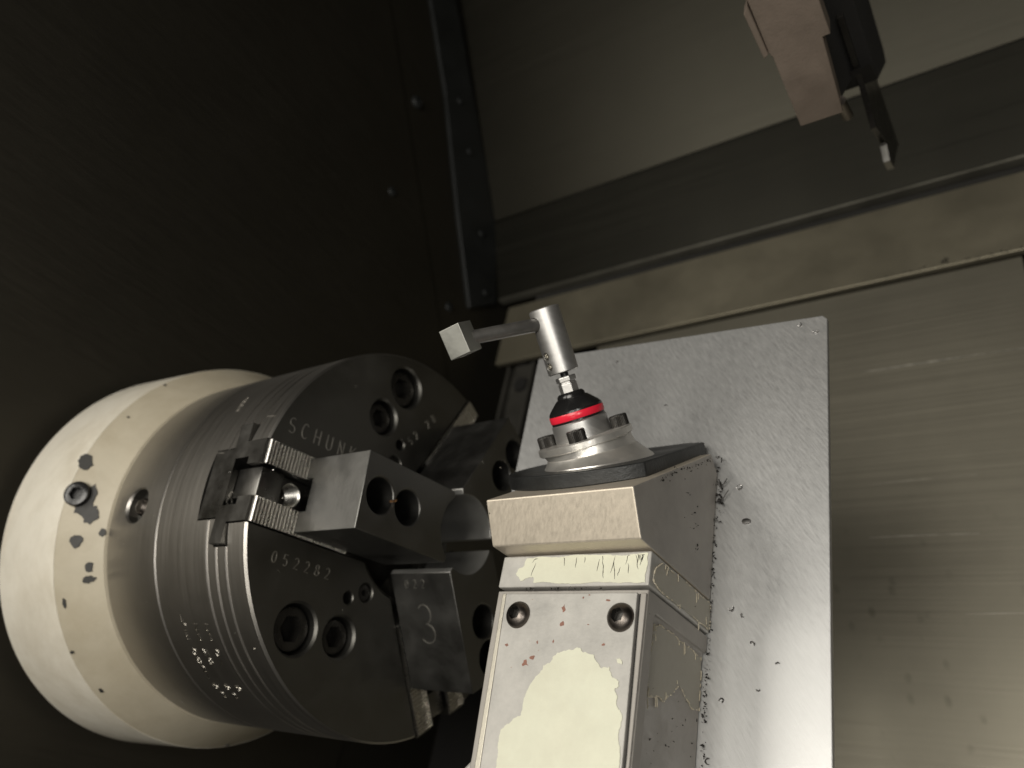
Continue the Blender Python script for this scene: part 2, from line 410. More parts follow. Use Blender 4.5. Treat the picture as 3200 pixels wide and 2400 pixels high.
bm = BM(); add_prism(bm, [(2.0, 4.9), (-1.6, 10.35), (-1.5, 10.4), (2.06, 4.96)], XH+0.05, 6.4, Q)
obj('sloping_panel', bm, 'upper', rear, smooth=0, bev=0.01)
bm = BM(); add_prism(bm, [(2.345, 3.965), (2.345, 3.985), (2.380, 4.030), (2.43, 4.040), (2.43, 3.955)], XH+0.10, 6.4, Q)
obj('ledge_lip', bm, 'lip', rear, smooth=0, bev=0.008)
def score(x0, z0, x1, z1, wd):
    bm = BM(); n = 10; U_, D_ = [], []
    for i in range(n+1):
        t = i/n; h = wd*(0.15+math.sin(math.pi*min(1, t*1.3+0.05))*0.85 if t < 0.75 else 0.5)
        x, z = x0+(x1-x0)*t, z0+(z1-z0)*t+0.004*math.sin(3*t)
        U_.append(bm.verts.new((x, 2.3985, z+h/2))); D_.append(bm.verts.new((x, 2.3985, z-h/2)))
    for i in range(n): bm.faces.new((D_[i], D_[i+1], U_[i+1], U_[i]))
    obj('scratch_mark', bm, 'score', rear, smooth=0)
M['score'] = metal('rubbed_steel_scratch', (0.50, 0.47, 0.40), 0.45, 0.75, 0.3, mott=14)
for a_ in SCORES: score(*a_)
# bracket standing left of the lower panel
br = thing('corner_bracket', (-1.45, 2.4, 2.0), 'narrow grey upright bracket with a dark bolt in the gap left of the plate', 'bracket')
bm = BM(); add_box(bm, -1.62, -1.36, 2.44, 2.48, 0.6, 3.03); add_box(bm, -1.655, -1.625, 2.36, 2.48, 0.6, 2.98); add_box(bm, -1.355, -1.325, 2.37, 2.48, 0.6, 3.0)
obj('upright', bm, 'bracket', br, smooth=0, bev=0.006)
bm = BM(); add_lathe(bm, [(0, 0), (0.085, 0), (0.075, 0.035), (0, 0.035)], 24, frame((-1.48, 2.44, 2.77), (1, 0, 0), (0, 0, 1), (0, -1, 0)))
obj('bolt', bm, 'void', br)

# ================================================================== SPINDLE COLLAR
RX = frame((0, 0, 0), (0, 1, 0), (0, 0, 1), (1, 0, 0))      # local z -> world +X
col = thing('spindle_collar', (-1.6, 0, 0), 'big cream painted round spindle collar with chipped paint behind the chuck', 'spindle collar')
bm = BM()
add_lathe(bm, [(0, -2.095), (0.95, -2.095), (0.95, -1.955), (1.16, -1.955), (1.174, -1.94), (1.15, -1.40), (1.1475, -1.3795), (0.9, -1.3795), (0, -1.3795)], 160, RX)
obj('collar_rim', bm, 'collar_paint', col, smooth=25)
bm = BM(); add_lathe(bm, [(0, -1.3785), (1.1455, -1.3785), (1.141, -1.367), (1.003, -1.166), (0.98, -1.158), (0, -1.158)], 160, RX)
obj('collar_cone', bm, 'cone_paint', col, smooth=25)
def cone_pt(t, ang, lift=0.0, da=0.0, dt=0.0):
    t = t+dt/0.2575; rr = 1.0+t*0.147; x = -1.158-t*0.213
    a = rad(ang)+da/rr
    n = Vector((0.571, 0.821*math.cos(a), 0.821*math.sin(a)))
    return Vector((x, rr*math.cos(a), rr*math.sin(a)))+n*lift
SS = socket_screw(0.066, 0.10, 0.036, 0.026); SS.materials.append(M['gloss_black'])
p = cone_pt(0.776, 187.8, 0.030); nrm = (cone_pt(0.776, 187.8, 1)-cone_pt(0.776, 187.8, 0)).normalized()
inst('cap_screw', SS, axis_frame(p, nrm), col)
M['chipped'] = metal('bare_grey_chip', (0.035, 0.034, 0.031), 0.6, 0.0, 0.3, mott=12)
chips = [(0.60, 189.7, .085, .06), (0.947, 178.6, .045, .042), (0.383, 193.2, .045, .040), (0.601, 200.2, .034, .032), (0.308, 207.4, .030, .022), (0.325, 211.0, .022, .038),
         (0.848, 216.2, .028, .010), (0.092, 197.9, .022, .018), (0.86, 241.9, .014, .008), (0.97, 229.1, .008, .010), (0.95, 145.5, .007, .010), (0.785, 161.8, .006, .008), (0.93, 288, .014, .008)]
for k, (t, ang, ra, rt) in enumerate(chips):
    bm = BM(); pl = jag(blob(ra, rt, 9, k+3, 0.28), 0.006, 2, k)
    top = [bm.verts.new(cone_pt(t, ang, 0.0022, da, dt)) for da, dt in pl]; bot = [bm.verts.new(cone_pt(t, ang, -0.004, da, dt)) for da, dt in pl]
    bm.faces.new(top)
    for i in range(len(pl)):
        j = (i+1) % len(pl); bm.faces.new((top[i], top[j], bot[j], bot[i]))
    obj('paint_chip', bm, 'chipped', col)

# ================================================================== CHUCK
PHI = [187.39, 307.39, 67.39]
XS, XF, RO, W = 0.014, 0.414, 0.737, 0.179
def jf(ph):      # local (r, s, x)
    a = rad(ph); return frame((0, 0, 0), (0, math.cos(a), math.sin(a)), (0, -math.sin(a), math.cos(a)), (1, 0, 0))
def fp(r, ang): return (r*math.cos(rad(ang)), r*math.sin(rad(ang)))
chuck = thing('lathe_chuck', (-0.5, 0, 0), 'dark steel three jaw power chuck with stepped jaws mounted on the cream collar', 'chuck')
bm = BM()
g = 0.0085
prof = [(0, -1.157), (0.985, -1.157), (0.996, -1.147), (1.0, -1.13)]
for gx in (-0.695, -0.277, -0.205, -0.133):
    prof += [(1.0, gx-g), (0.988, gx-0.002), (1.0, gx+g)]
prof += [(1.0, -0.011), (0.990, 0.0), (0.33, 0.0), (0.31, -0.012), (0.31, -0.45), (0, -0.45)]
add_lathe(bm, prof, 256, RX)
body = to_mesh(bm, 'chuck_body')
def tsec(gp, top):   # (s, x) outline of the jaw guide
    return [(-.19-gp, top), (-.19-gp, -.135+gp), (-.285-gp, -.135+gp), (-.285-gp, -.222-gp), (-.165-gp, -.222-gp), (-.165-gp, -.36-gp), (.165+gp, -.36-gp), (.165+gp, -.222-gp), (.285+gp, -.222-gp), (.285+gp, -.135+gp), (.19+gp, -.135+gp), (.19+gp, top)]
cuts = []
def sxr(ph):     # local (s, x, r) for extruding along r
    a = rad(ph); return frame((0, 0, 0), (0, -math.sin(a), math.cos(a)), (1, 0, 0), (0, math.cos(a), math.sin(a)))
for ph in PHI:
    cb = BM(); add_prism(cb, tsec(0.006, 0.2), 0.02, 1.3, sxr(ph)); cuts.append(to_mesh(cb, 'c'))
bolts = []
for ph in PHI:
    for r, da, R in ((0.82, 44.4, 0.113), (0.652, 60.0, 0.094)):
        y, z = fp(r, ph+da)
        cb = BM(); add_lathe(cb, [(0, -0.2), (R, -0.2), (R, -0.012), (R+0.016, 0.006), (R+0.016, 0.1), (0, 0.1)], 56, Matrix.Translation((0, y, z)) @ RX); cuts.append(to_mesh(cb, 'c'))
        bolts.append((y, z, R))
    for r, da, R in ((0.497, 50.0, 0.030), (0.396, 57.6, 0.046)):
        y, z = fp(r, ph+da)
        cb = BM(); add_lathe(cb, [(0, -0.15), (R, -0.15), (R, -0.006), (R+0.008, 0.004), (R+0.008, 0.1), (0, 0.1)], 32, Matrix.Translation((0, y, z)) @ RX); cuts.append(to_mesh(cb, 'c'))
# radial lubrication hole on the rim
a = rad(190.8); LR = axis_frame((-0.925, math.cos(a), math.sin(a)), (0, math.cos(a), math.sin(a)))
cb = BM(); add_lathe(cb, [(0, -0.07), (0.088, -0.06), (0.088, -0.012), (0.108, 0.012), (0.108, 0.2), (0, 0.2)], 48, LR); cuts.append(to_mesh(cb, 'c'))
body = boolean(body, cuts)
body.materials.clear(); body.materials.append(M['chuck']); body.materials.append(M['chuck_face'])
bo = bpy.data.objects.new('chuck_body', body); COL.objects.link(bo); bo.parent = chuck
body.transform(Matrix.Translation(-chuck.location))
for p_ in body.polygons:
    p_.use_smooth = True
    if p_.normal.x > 0.7 and p_.center.x > 0.42: p_.material_index = 1
    elif math.hypot(p_.center.y, p_.center.z) < 0.975 and p_.center.x > -0.5: p_.material_index = 1
body.set_sharp_from_angle(angle=rad(28))
BS = {}
for y, z, R in bolts:
    if R not in BS:
        BS[R] = socket_screw(R-0.014, 0.14, R*0.56, 0.075); BS[R].materials.append(M['bolt'])
    inst('cap_screw', BS[R], Matrix.Translation((-0.035, y, z)) @ RX, chuck)
PS_ = socket_screw(0.041, 0.1, 0.018, 0.04); PS_.materials.append(M['bolt'])
for ph in PHI:
    y, z = fp(0.396, ph+57.6); inst('plug_screw', PS_, Matrix.Translation((-0.012, y, z)) @ RX, chuck)
bm = BM(); add_lathe(bm, [(0.05, -0.062), (0.045, -0.03), (0.03, -0.012), (0, -0.006)], 24, LR)
obj('grease_nipple', bm, 'button', chuck)
# lettering cut in the face and on the rim
def face_map(y, z, dirang):
    o = Vector((0.0, y, z)); d = rad(dirang); ux = Vector((0, math.cos(d), math.sin(d))); uy = Vector((0, -math.sin(d), math.cos(d)))
    return lambda u, v, h: o+ux*u+uy*v+Vector((h, 0, 0))
obj('engraved_lettering', lettering('SCHUNK', 0.072, 0.0775, face_map(-0.918, 0.145, 7.4), 0.0042), 'scratch', chuck, smooth=0)
obj('stamped_number', lettering('052282', 0.049, 0.063, face_map(-0.758, -0.427, 7.4), 0.0042), 'scratch', chuck, smooth=0)
obj('stamped_number', lettering('52 28', 0.045, 0.062, face_map(-0.154, 0.476, 60), 0.0036), 'scratch', chuck, smooth=0)
def rim_map(x0, ang0):
    def f(u, v, h):
        a = rad(ang0)+u; rr = 1.0+h*0.9
        return Vector((x0-v, rr*math.cos(a), rr*math.sin(a)))
    return f
def rim_map2(x0, ang0):    # letters upright along the axis, line running around the rim
    def f(u, v, h):
        a = rad(ang0)+u; rr = 1.0+h*0.9
        return Vector((x0+v, rr*math.cos(a), rr*math.sin(a)))
    return f
def rim_block(rows, h, wide, flip=1):
    bm_all = BM()
    for row, ang, xs in rows:
        for ch, xx in zip(row, xs):
            a0 = rad(ang)+h*0.5*flip
            f = (lambda u, v, hh, a0=a0, xx=xx: Vector((xx-0.024+u*wide, (1.0+hh)*math.cos(a0-v*flip), (1.0+hh)*math.sin(a0-v*flip))))
            b = lettering(ch, h, h, f, 0.0036)
            me = bpy.data.meshes.new('t'); b.to_mesh(me); b.free(); bm_all.from_mesh(me)
    return bm_all
X3 = (-0.524, -0.433, -0.347)
obj('stamped_lettering', rim_block([('L', 222.4, X3), ('2ZZ', 225.0, X3), ('E11', 227.7, X3), ('0M0', 232.4, X3), ('88/', 235.2, X3), ('2', 238.0, X3), ('/', 240.6, X3), ('555', 244.3, X3), ('22', 247.8, X3)], 0.033, 1.75), 'bright', chuck, smooth=0)
obj('stamped_lettering', rim_block([('8', 161.5, (-0.43,)), ('2', 159.6, (-0.44,)), ('2', 157.8, (-0.45,)), ('3', 156.0, (-0.46,))], 0.026, 1.9), 'scratch', chuck, smooth=0)
for x, ang, ln in ((-0.333, 178.2, 0.06), (-0.081, 168.0, 0.05)):
    f = rim_map(x, ang); bm = BM()
    add_tube(bm, [f(0, 0.03, 0.0), f(0.008, -0.03, 0.0)], 0.0035, 6)
    obj('index_mark', bm, 'scratch', chuck)

# jaws: master jaw (serrated), T-nut and top jaw share mesh data over the three positions
bm = BM()
sx = frame((0, 0, 0), (0, 1, 0), (0, 0, 1), (1, 0, 0))          # prism xy=(s,x) -> local (r,s,x): z -> r
J_sxr = frame((0, 0, 0), (0, 1, 0), (0, 0, 1), (1, 0, 0))
sec = [(-.19, 0.0), (-.19, -.135), (-.285, -.135), (-.285, -.222), (-.165, -.222), (-.165, -.36), (.165, -.36), (.165, -.222), (.285, -.222), (.285, -.135), (.19, -.135), (.19, 0.0),
       (.077, 0.0), (.077, -.098), (.112, -.098), (.112, -.197), (-.112, -.197), (-.112, -.098), (-.077, -.098), (-.077, 0.0)]
add_prism(bm, sec, 0.36, 0.990, J_sxr)
master_me = to_mesh(bm, 'master_jaw'); master_me.materials.append(M['master'])
bm = BM()
pitch = 0.0193
for s0, s1 in ((-.19, -.077), (.077, .19)):
    pl = [(0.40, -0.004)]; r = 0.40
    while r < 0.962:
        pl += [(r, -0.003), (r+pitch*0.40, 0.017), (r+pitch*0.55, 0.017), (r+pitch*0.75, -0.003)]; r += pitch
    pl += [(min(r, 0.988), -0.003), (0.988, -0.006), (0.40, -0.006)]
    pl = pl[1:]
    # local: x=r, y=x-axial -> build in frame (r, x, s)
    add_prism(bm, pl, s0, s1, frame((0, 0, 0), (1, 0, 0), (0, 0, 1), (0, -1, 0)) if False else Matrix(((1, 0, 0, 0), (0, 0, 1, 0), (0, 1, 0, 0), (0, 0, 0, 1))))
bmesh.ops.triangulate(bm, faces=[f for f in bm.faces if len(f.verts) > 4])
rack_me = to_mesh(bm, 'serrated_rack'); rack_me.materials.append(M['rack'])
# top jaw outline in (r, s)
import cmath
BR_ = 0.198
pl = [(RO, -W), (RO, W), (0.140, W)]
ux, uy = -0.5, -0.866
px, py = 0.140, W
bq = 2*(px*ux+py*uy); cq = px*px+py*py-BR_*BR_; tq = (-bq-math.sqrt(max(bq*bq-4*cq, 0)))/2
e = (px+ux*tq, py+uy*tq); a0 = math.atan2(e[1], e[0])
pl += [(BR_*math.cos(a0*(1-2*i/20)), BR_*math.sin(a0*(1-2*i/20))) for i in range(21)] + [(0.140, -W)]
bm = BM(); add_prism(bm, pl, XS+0.003, XF)
tj = to_mesh(bm, 'top_jaw'); jc = []
for r in (0.627, 0.445):
    cb = BM(); add_lathe(cb, [(0, 0.11), (0.083, 0.11), (0.083, XF-0.006), (0.089, XF+0.002), (0.089, 0.6), (0, 0.6)], 56, Matrix.Translation((r, 0, 0))); jc.append(to_mesh(cb, 'c'))
cb = BM(); add_prism(cb, [(-.078, -.1), (.078, -.1), (.078, .062), (-.078, .062)], 0.66, 0.9, J_sxr); jc.append(to_mesh(cb, 'c'))
tj = smooth_mesh(boolean(tj, jc), 30); tj.materials.clear(); tj.materials.append(M['jaw']); tj.materials.append(M['bored'])
for p_ in tj.polygons:
    if abs(p_.normal.z) < 0.3 and math.hypot(p_.center.x, p_.center.y) < 0.235: p_.material_index = 1
# T-nut
bm = BM(); add_box(bm, 0.83, 0.958, -0.07, 0.07, -0.194, -0.02, bev=0.006); add_box(bm, 0.60, 0.829, -0.07, 0.07, -0.194, -0.055)
tn = to_mesh(bm, 't_nut'); cb = BM(); add_lathe(cb, [(0, -0.17), (0.056, -0.17), (0.056, 0), (0, 0)], 40, Matrix.Translation((0.752, 0, 0)))
tn = smooth_mesh(boolean(tn, [to_mesh(cb, 'c')]), 30); tn.materials.clear(); tn.materials.append(M['master'])
bm = BM(); thr = [(0.060, -0.165)]
for i in range(12): thr += [(0.056, -0.160+i*0.0085), (0.050, -0.1558+i*0.0085)]
thr += [(0.056, -0.0545)]
add_lathe(bm, thr, 40, Matrix.Translation((0.752, 0, 0)))
th_me = to_mesh(bm, 'thread'); th_me.materials.append(M['bright'])
for p_ in th_me.polygons: p_.use_smooth = False
for k, ph in enumerate(PHI):
    mj = inst('master_jaw', master_me, jf(ph), chuck)
    rk = bpy.data.objects.new('serrated_rack', rack_me); COL.objects.link(rk); rk.parent = mj
    o = inst('top_jaw', tj, jf(ph), chuck)
    md = o.modifiers.new('edge', 'BEVEL'); md.width = 0.0065*U; md.segments = 2; md.limit_method = 'ANGLE'; md.angle_limit = rad(50)
    n_ = inst('t_nut', tn, jf(ph), chuck)
    t_ = bpy.data.objects.new('thread', th_me); COL.objects.link(t_); t_.parent = n_
    if k == 1:
        o['label'] = 'jaw with a scratched 3 on its side'
        fr = jf(ph)
        def jm(r0, x0):
            return lambda u, v, h: fr @ Vector((r0-v, -W-h, x0+u))
        a_ = lettering('3', 0.195, 0.1, jm(0.495, 0.150), 0.006)
        me_ = to_mesh(a_, 'scratched_number')
        so = obj('scratched_number', me_, 'scratch', chuck, smooth=0)
        obj('scratched_size', lettering('#22', 0.042, 0.054, jm(0.216, 0.105), 0.0036), 'scratch', chuck, smooth=0)
    if k == 0:
        fr0 = jf(ph)
        obj('scratched_number', lettering('82', 0.06, 0.05, lambda u, v, h: fr0 @ Vector((0.972-v*0.3, 0.03+u, -0.15+v)) if False else fr0 @ Vector((0.975-u, 0.10-v, -0.197+h)), 0.006), 'scratch', chuck, smooth=0)
# spark of copper left between the two bolt holes of the left jaw
bm = BM(); fr0 = jf(PHI[0]); add_tube(bm, [fr0 @ Vector((0.548+0.02*math.sin(t*2.1), 0.0+0.018*t, XF+0.008+0.006*math.cos(t*5))) for t in [i*0.12-0.6 for i in range(11)]], 0.006, 6)
tag(obj('copper_curl', bm, 'brass', origin=fr0 @ Vector((0.548, 0, XF))), 'tiny copper coloured curl stuck between two black holes of the left jaw', 'metal curl')

# ================================================================== BACKING PLATE
bp = BM()
pl = [(0.61, 1.050), (2.140, 0.952), (2.160, 0.930), (2.137, -0.9), (2.12, -2.6), (1.36, -2.6), (1.36, -0.2), (1.25, 0.13), (0.612, 0.19)]
add_prism(bp, [(x, -z) for x, z in pl], 0.032, 0.062, frame((0, 0, 0), (1, 0, 0), (0, 0, -1), (0, 1, 0)))
tag(obj('backing_plate', bp, 'plate', smooth=0, bev=0.004, origin=(1.4, 0.032, -0.6)), 'large bright brushed aluminium plate standing behind the painted arm', 'metal plate')

# ================================================================== TOOL SETTER ARM
arm = thing('tool_setter_arm', (1.39, -0.25, -1.2), 'upright cream and bare metal probe arm with peeling paint and two button screws', 'probe arm')
bm = BM()
add_prism(bm, [(1.092, 2.4), (1.092, 1.045), (1.074, 0.72), (1.066, 0.472), (1.695, 0.472), (1.695, 2.4)], -0.484, 0.028, frame((0, 0, 0), (1, 0, 0), (0, 0, -1), (0, 1, 0)))
me = to_mesh(bm, 'arm_body')
cb = BM(); add_box(cb, 1.678, 1.8, -0.425, 0.2, -3, -0.535, bev=0.012)
me = boolean(me, [to_mesh(cb, 'c')])
obj('arm_body', me, 'bare_shade', arm, smooth=30, bev=0.012)
bm = BM(); add_prism(bm, [(1.092, 1.05), (1.045, 1.10), (0.95, 1.2), (0.95, 2.4), (1.093, 2.4)], -0.47, 0.02, frame((0, 0, 0), (1, 0, 0), (0, 0, -1), (0, 1, 0)))
obj('flared_foot', bm, 'bare', arm, smooth=0, bev=0.01)
bm = BM(); add_box(bm, 1.072, 1.700, -0.500, 0.029, -0.464, -0.341, bev=0.006)
obj('neck_block', bm, 'bare', arm, smooth=0)
bm = BM(); add_prism(bm, [(1.117, 0.488), (1.662, 0.488), (1.672, 1.0), (1.676, 2.4), (1.155, 2.4), (1.150, 1.1)], -0.502, -0.4845, frame((0, 0, 0), (1, 0, 0), (0, 0, -1), (0, 1, 0)))
obj('cover_plate', bm, 'bare', arm, smooth=0, bev=0.004)
bm = BM(); add_prism(bm, [(1.098, 0.487), (1.114, 0.487), (1.147, 1.1), (1.152, 2.4), (1.128, 2.4), (1.124, 1.1)], -0.498, -0.4845, frame((0, 0, 0), (1, 0, 0), (0, 0, -1), (0, 1, 0)))
obj('edge_bead', bm, 'score', arm, smooth=0, bev=0.003)
bm = BM(); add_prism(bm, [(1.671, 0.487), (1.693, 0.487), (1.693, 2.4), (1.685, 2.4), (1.681, 1.0)], -0.496, -0.4845, frame((0, 0, 0), (1, 0, 0), (0, 0, -1), (0, 1, 0)))
obj('casting_lip', bm, 'bare_shade', arm, smooth=0, bev=0.004)
bm = BM(); add_prism(bm, [(1.6635, 0.489), (1.6695, 0.489), (1.6800, 1.0), (1.684, 2.4), (1.6775, 2.4), (1.6735, 1.0)], -0.4875, -0.4848, frame((0, 0, 0), (1, 0, 0), (0, 0, -1), (0, 1, 0)))
obj('seam', bm, 'void', arm, smooth=0)  # dark strip on the gap floor, standing in for its shade
M['rust'] = metal('red_rust', (0.26, 0.125, 0.09), 0.7, 0.0, 0.3, mott=30)
for k, (x, z, ra, rb) in enumerate([(1.382, -0.545, .010, .018), (1.386, -0.600, .011, .013), (1.164, -0.678, .012, .008), (1.258, -0.738, .022, .013), (1.285, -0.716, .012, .015), (1.478, -0.496, .006, .004), (1.552, -0.516, .012, .005), (1.455, -0.505, .006, .005), (1.49, -0.60, .005, .004), (1.56, -0.665, .012, .006), (1.36, -0.66, .005, .006), (1.295, -0.665, .004, .008)]):
    bm = BM(); add_patch(bm, [(x+a_, z+b_) for a_, b_ in jag(blob(ra*0.72, rb*0.72, 9, k+40, 0.6), 0.006, 2, k)], 0.5005, 0.5028, frame((0, 0, 0), (1, 0, 0), (0, 0, 1), (0, -1, 0)))
    obj('rust_spot', bm, 'rust', arm, smooth=0)
# tilted head block
bm = BM()
add_prism(bm, [(-0.583, -0.334), (-0.680, -0.184), (-0.05, 0.270), (0.026, 0.215), (0.026, -0.334)], 1.071, 1.699, Q)
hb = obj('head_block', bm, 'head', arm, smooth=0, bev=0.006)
hb.data.materials.append(M['bare_shade'])
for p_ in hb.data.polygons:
    if p_.normal.x > 0.9: p_.material_index = 1  # right face gets the darker colour of the shaded side
BSC = button_screw(0.0505, 0.034, 0.0255, 0.030); BSC.materials.append(M['button']); BSC.materials.append(M['bolt'])
for p_ in BSC.polygons:
    if math.hypot(p_.center.x, p_.center.y) < 0.0262 and (p_.center.z < 0.012 or abs(p_.normal.z) < 0.5): p_.material_index = 1  # hex recess faces coloured dark to give the shade inside
for x, z, s in ((1.192, -0.569, 0.98), (1.611, -0.574, 0.98)):
    inst('button_screw', BSC, frame((x, -0.502, z), (s, 0, 0), (0, 0, s), (0, -s, 0)), arm)
FR = frame((0, 0, 0), (1, 0, 0), (0, 0, 1), (0, -1, 0))       # local xy -> world XZ, z -> -Y
def patch(poly, y, amp, seed, name='paint_patch', mat='cream', th=0.0025):
    bm = BM(); add_patch(bm, jag(poly, amp, 4, seed), -y-0.001, -y+th, FR)
    return obj(name, bm, mat, arm, smooth=0)
patch([(1.216, -1.078), (1.215, -1.031), (1.209, -0.959), (1.239, -0.938), (1.28, -0.908), (1.286, -0.836), (1.326, -0.77), (1.336, -0.743), (1.365, -0.729), (1.386, -0.698), (1.436, -0.687), (1.476, -0.682), (1.488, -0.694), (1.529, -0.701), (1.542, -0.722), (1.564, -0.742), (1.592, -0.736), (1.6, -0.756), (1.631, -0.779), (1.633, -0.795), (1.62, -0.803), (1.63, -0.838), (1.653, -0.875), (1.65, -0.921), (1.661, -0.975), (1.664, -1.029), (1.67, -1.6), (1.2, -1.6)], -0.502, 0.006, 5)
patch([(1.613, -0.708), (1.632, -0.713), (1.636, -0.726), (1.618, -0.722)], -0.502, 0.004, 6)
patch([(1.186, -0.352), (1.226, -0.350), (1.366, -0.349), (1.529, -0.350), (1.633, -0.352), (1.688, -0.351), (1.690, -0.395), (1.688, -0.455), (1.595, -0.456), (1.44, -0.455), (1.33, -0.453), (1.232, -0.448), (1.225, -0.425), (1.194, -0.432), (1.172, -0.441), (1.145, -0.413), (1.151, -0.398), (1.176, -0.383)], -0.500, 0.005, 7)
bm = BM(); rc = random.Random(5)
for k in range(22):
    x = 1.21+0.46*(rc.random()**1.6 if k % 2 else 1-rc.random()**2.2*0.4); z = rc.uniform(-0.445, -0.37); ln = rc.uniform(0.02, 0.07); sl = rc.uniform(-0.25, 0.25)+(0.5 if x < 1.27 else 0)
    pts = [(min(1.685, x+sl*ln*t+rc.uniform(-.0016, .0016)), -0.5028, min(-0.356, z+ln*t)) for t in (0, .25, .5, .75, 1)]
    add_tube(bm, pts, [0.0005, 0.0011, 0.0013, 0.0010, 0.0004], 4)
ck = obj('paint_crack', bm, 'shade_paint' if 'shade_paint' in M else 'grime', arm); ck['kind'] = 'stuff'
M['shade_paint'] = paint('shaded_cream_paint', (0.37, 0.345, 0.29), 0.5, 0.15, (0.22, 0.2, 0.155), 0.3)  # the cream paint again, darkened for the arm's shaded side
FX = frame((0, 0, 0), (0, 1, 0), (0, 0, 1), (1, 0, 0))
def side_patch(poly, x, amp, seed):
    bm = BM(); pj = jag(poly, amp, 4, seed); add_patch(bm, pj, x-0.001, x+0.0035, FX)
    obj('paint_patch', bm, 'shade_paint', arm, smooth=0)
    r = random.Random(seed)
    fl = BM()
    for i in range(len(pj)):
        p, q = pj[i], pj[(i+1) % len(pj)]
        if r.random() < 0.42 and math.hypot(p[0]-q[0], p[1]-q[1]) < 0.06:
            add_tube(fl, [(x+0.004, p[0], p[1]), (x+0.005, q[0], q[1])], 0.0024, 5)
    for k in range(16):
        i = r.randrange(len(pj)); p = pj[i]; yy = p[0]+r.uniform(-.05, .05); zz = p[1]+r.uniform(-.01, .01)
        if -0.4 < yy < 0.01: add_tube(fl, [(x+0.003, yy, zz), (x+0.005, yy+r.uniform(-.004, .004), zz-r.uniform(.01, .04))], 0.0022, 5)
    fo = obj('paint_flake', fl, 'cone_paint', arm); fo['kind'] = 'stuff'
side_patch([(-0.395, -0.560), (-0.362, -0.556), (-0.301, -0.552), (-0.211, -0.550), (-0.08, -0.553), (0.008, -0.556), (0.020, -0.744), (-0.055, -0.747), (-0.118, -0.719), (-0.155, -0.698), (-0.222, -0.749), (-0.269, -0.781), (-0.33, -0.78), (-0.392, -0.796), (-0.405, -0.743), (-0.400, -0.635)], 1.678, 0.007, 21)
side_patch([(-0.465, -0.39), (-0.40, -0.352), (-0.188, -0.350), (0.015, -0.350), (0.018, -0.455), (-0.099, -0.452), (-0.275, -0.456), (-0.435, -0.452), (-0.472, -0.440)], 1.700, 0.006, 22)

# ================================================================== TOUCH PROBE
TT = rad(35)
nt_ = Vector((0, -math.sin(TT), math.cos(TT))); qt = Vector((0, math.cos(TT), math.sin(TT)))
OT = Vector((0, -0.680, -0.184))
def top_pt(x, q, h): return Vector((x, 0, 0))+OT+qt*q+nt_*h
A0 = Vector((1.308, -0.438, 0.198)); AX = Vector((-0.103, -0.651, 0.752)).normalized()
probe = thing('touch_probe', top_pt(1.36, 0.46, 0.0), 'tilted touch probe with a red ring and cube stylus on the arm head', 'touch probe')
# black base plate with a flat on its right side
bc = (1.352, 0.53)
pl = []
for i in range(97):
    a = 2*math.pi*i/96; x = bc[0]+0.440*math.cos(a); q = bc[1]+0.425*math.sin(a)
    if x > 1.652: continue
    pl.append((x, q))
# order so that the flat closes the outline
k0 = max(range(len(pl)), key=lambda i: math.hypot(pl[i][0]-pl[i-1][0], pl[i][1]-pl[i-1][1]))
pl = pl[k0:]+pl[:k0]
ang_ = lambda q: math.asin(max(-1, min(1, (1.652-bc[0])/0.44)))
qh = 0.425*math.sin(math.acos((1.652-bc[0])/0.44))
pl = [(1.652, bc[1]+qh)]+[p for p in pl if p[0] < 1.651]+[(1.652, bc[1]-qh)]
PF = frame(OT, (1, 0, 0), qt, nt_)
bm = BM(); add_prism(bm, pl, 0.0015, 0.059, PF)
obj('base_plate', bm, 'black', probe, smooth=30, bev=0.005)
# cast adapter: lofted from the plate to the tilted flange
E1 = Vector((1, 0, 0)); E1 = (E1-AX*E1.dot(AX)).normalized(); E2 = AX.cross(E1)
bm = BM(); N = 96; rings = []
secs = [(0.0, 0.226), (0.08, 0.224), (0.24, 0.211), (0.42, 0.197), (0.55, 0.190), (0.58, 0.186), (0.78, 0.185), (0.97, 0.188)]
b0 = top_pt(1.352, 0.430, 0.058)
top_c = A0-AX*0.030
for t, r in secs:
    ring = []
    for i in range(N):
        a = 2*math.pi*i/N
        p0 = b0+(Vector((1, 0, 0))*math.cos(a)+qt*math.sin(a))*r
        p1 = top_c+(E1*math.cos(a)+E2*math.sin(a))*r
        ring.append(bm.verts.new(p0.lerp(p1, t)))
    rings.append(ring)
for a_, b_ in zip(rings, rings[1:]):
    for i in range(N): bm.faces.new((a_[i], a_[(i+1) % N], b_[(i+1) % N], b_[i]))
bm.faces.new(rings[0]); bm.faces.new(rings[-1])
obj('adapter_cone', bm, 'cast_alu', probe, smooth=20)
PA = frame(A0, E1, E2, AX)
bm = BM(); add_lathe(bm, [(0, -0.034), (0.195, -0.034), (0.200, -0.030), (0.200, -0.007), (0.195, -0.002), (0, -0.002)], 96, PA)
obj('flange', bm, 'cast_alu', probe, smooth=30)
bm = BM(); add_lathe(bm, [(0, -0.002), (0.1185, -0.002), (0.1165, 0.068), (0.112, 0.073), (0, 0.073)], 96, PA)
obj('probe_body', bm, 'alu', probe, smooth=30)
bm = BM(); add_lathe(bm, [(0.105, 0.072), (0.1125, 0.0735), (0.1125, 0.0815), (0.105, 0.083)], 72, PA)
add_lathe(bm, [(0.108, 0.1105), (0.1135, 0.1115), (0.1125, 0.120), (0.104, 0.132), (0.075, 0.160), (0.066, 0.168), (0.060, 0.170), (0.058, 0.181), (0.054, 0.187), (0.048, 0.191), (0, 0.191)], 72, PA)
obj('black_cap', bm, 'gloss_black', probe, smooth=25)
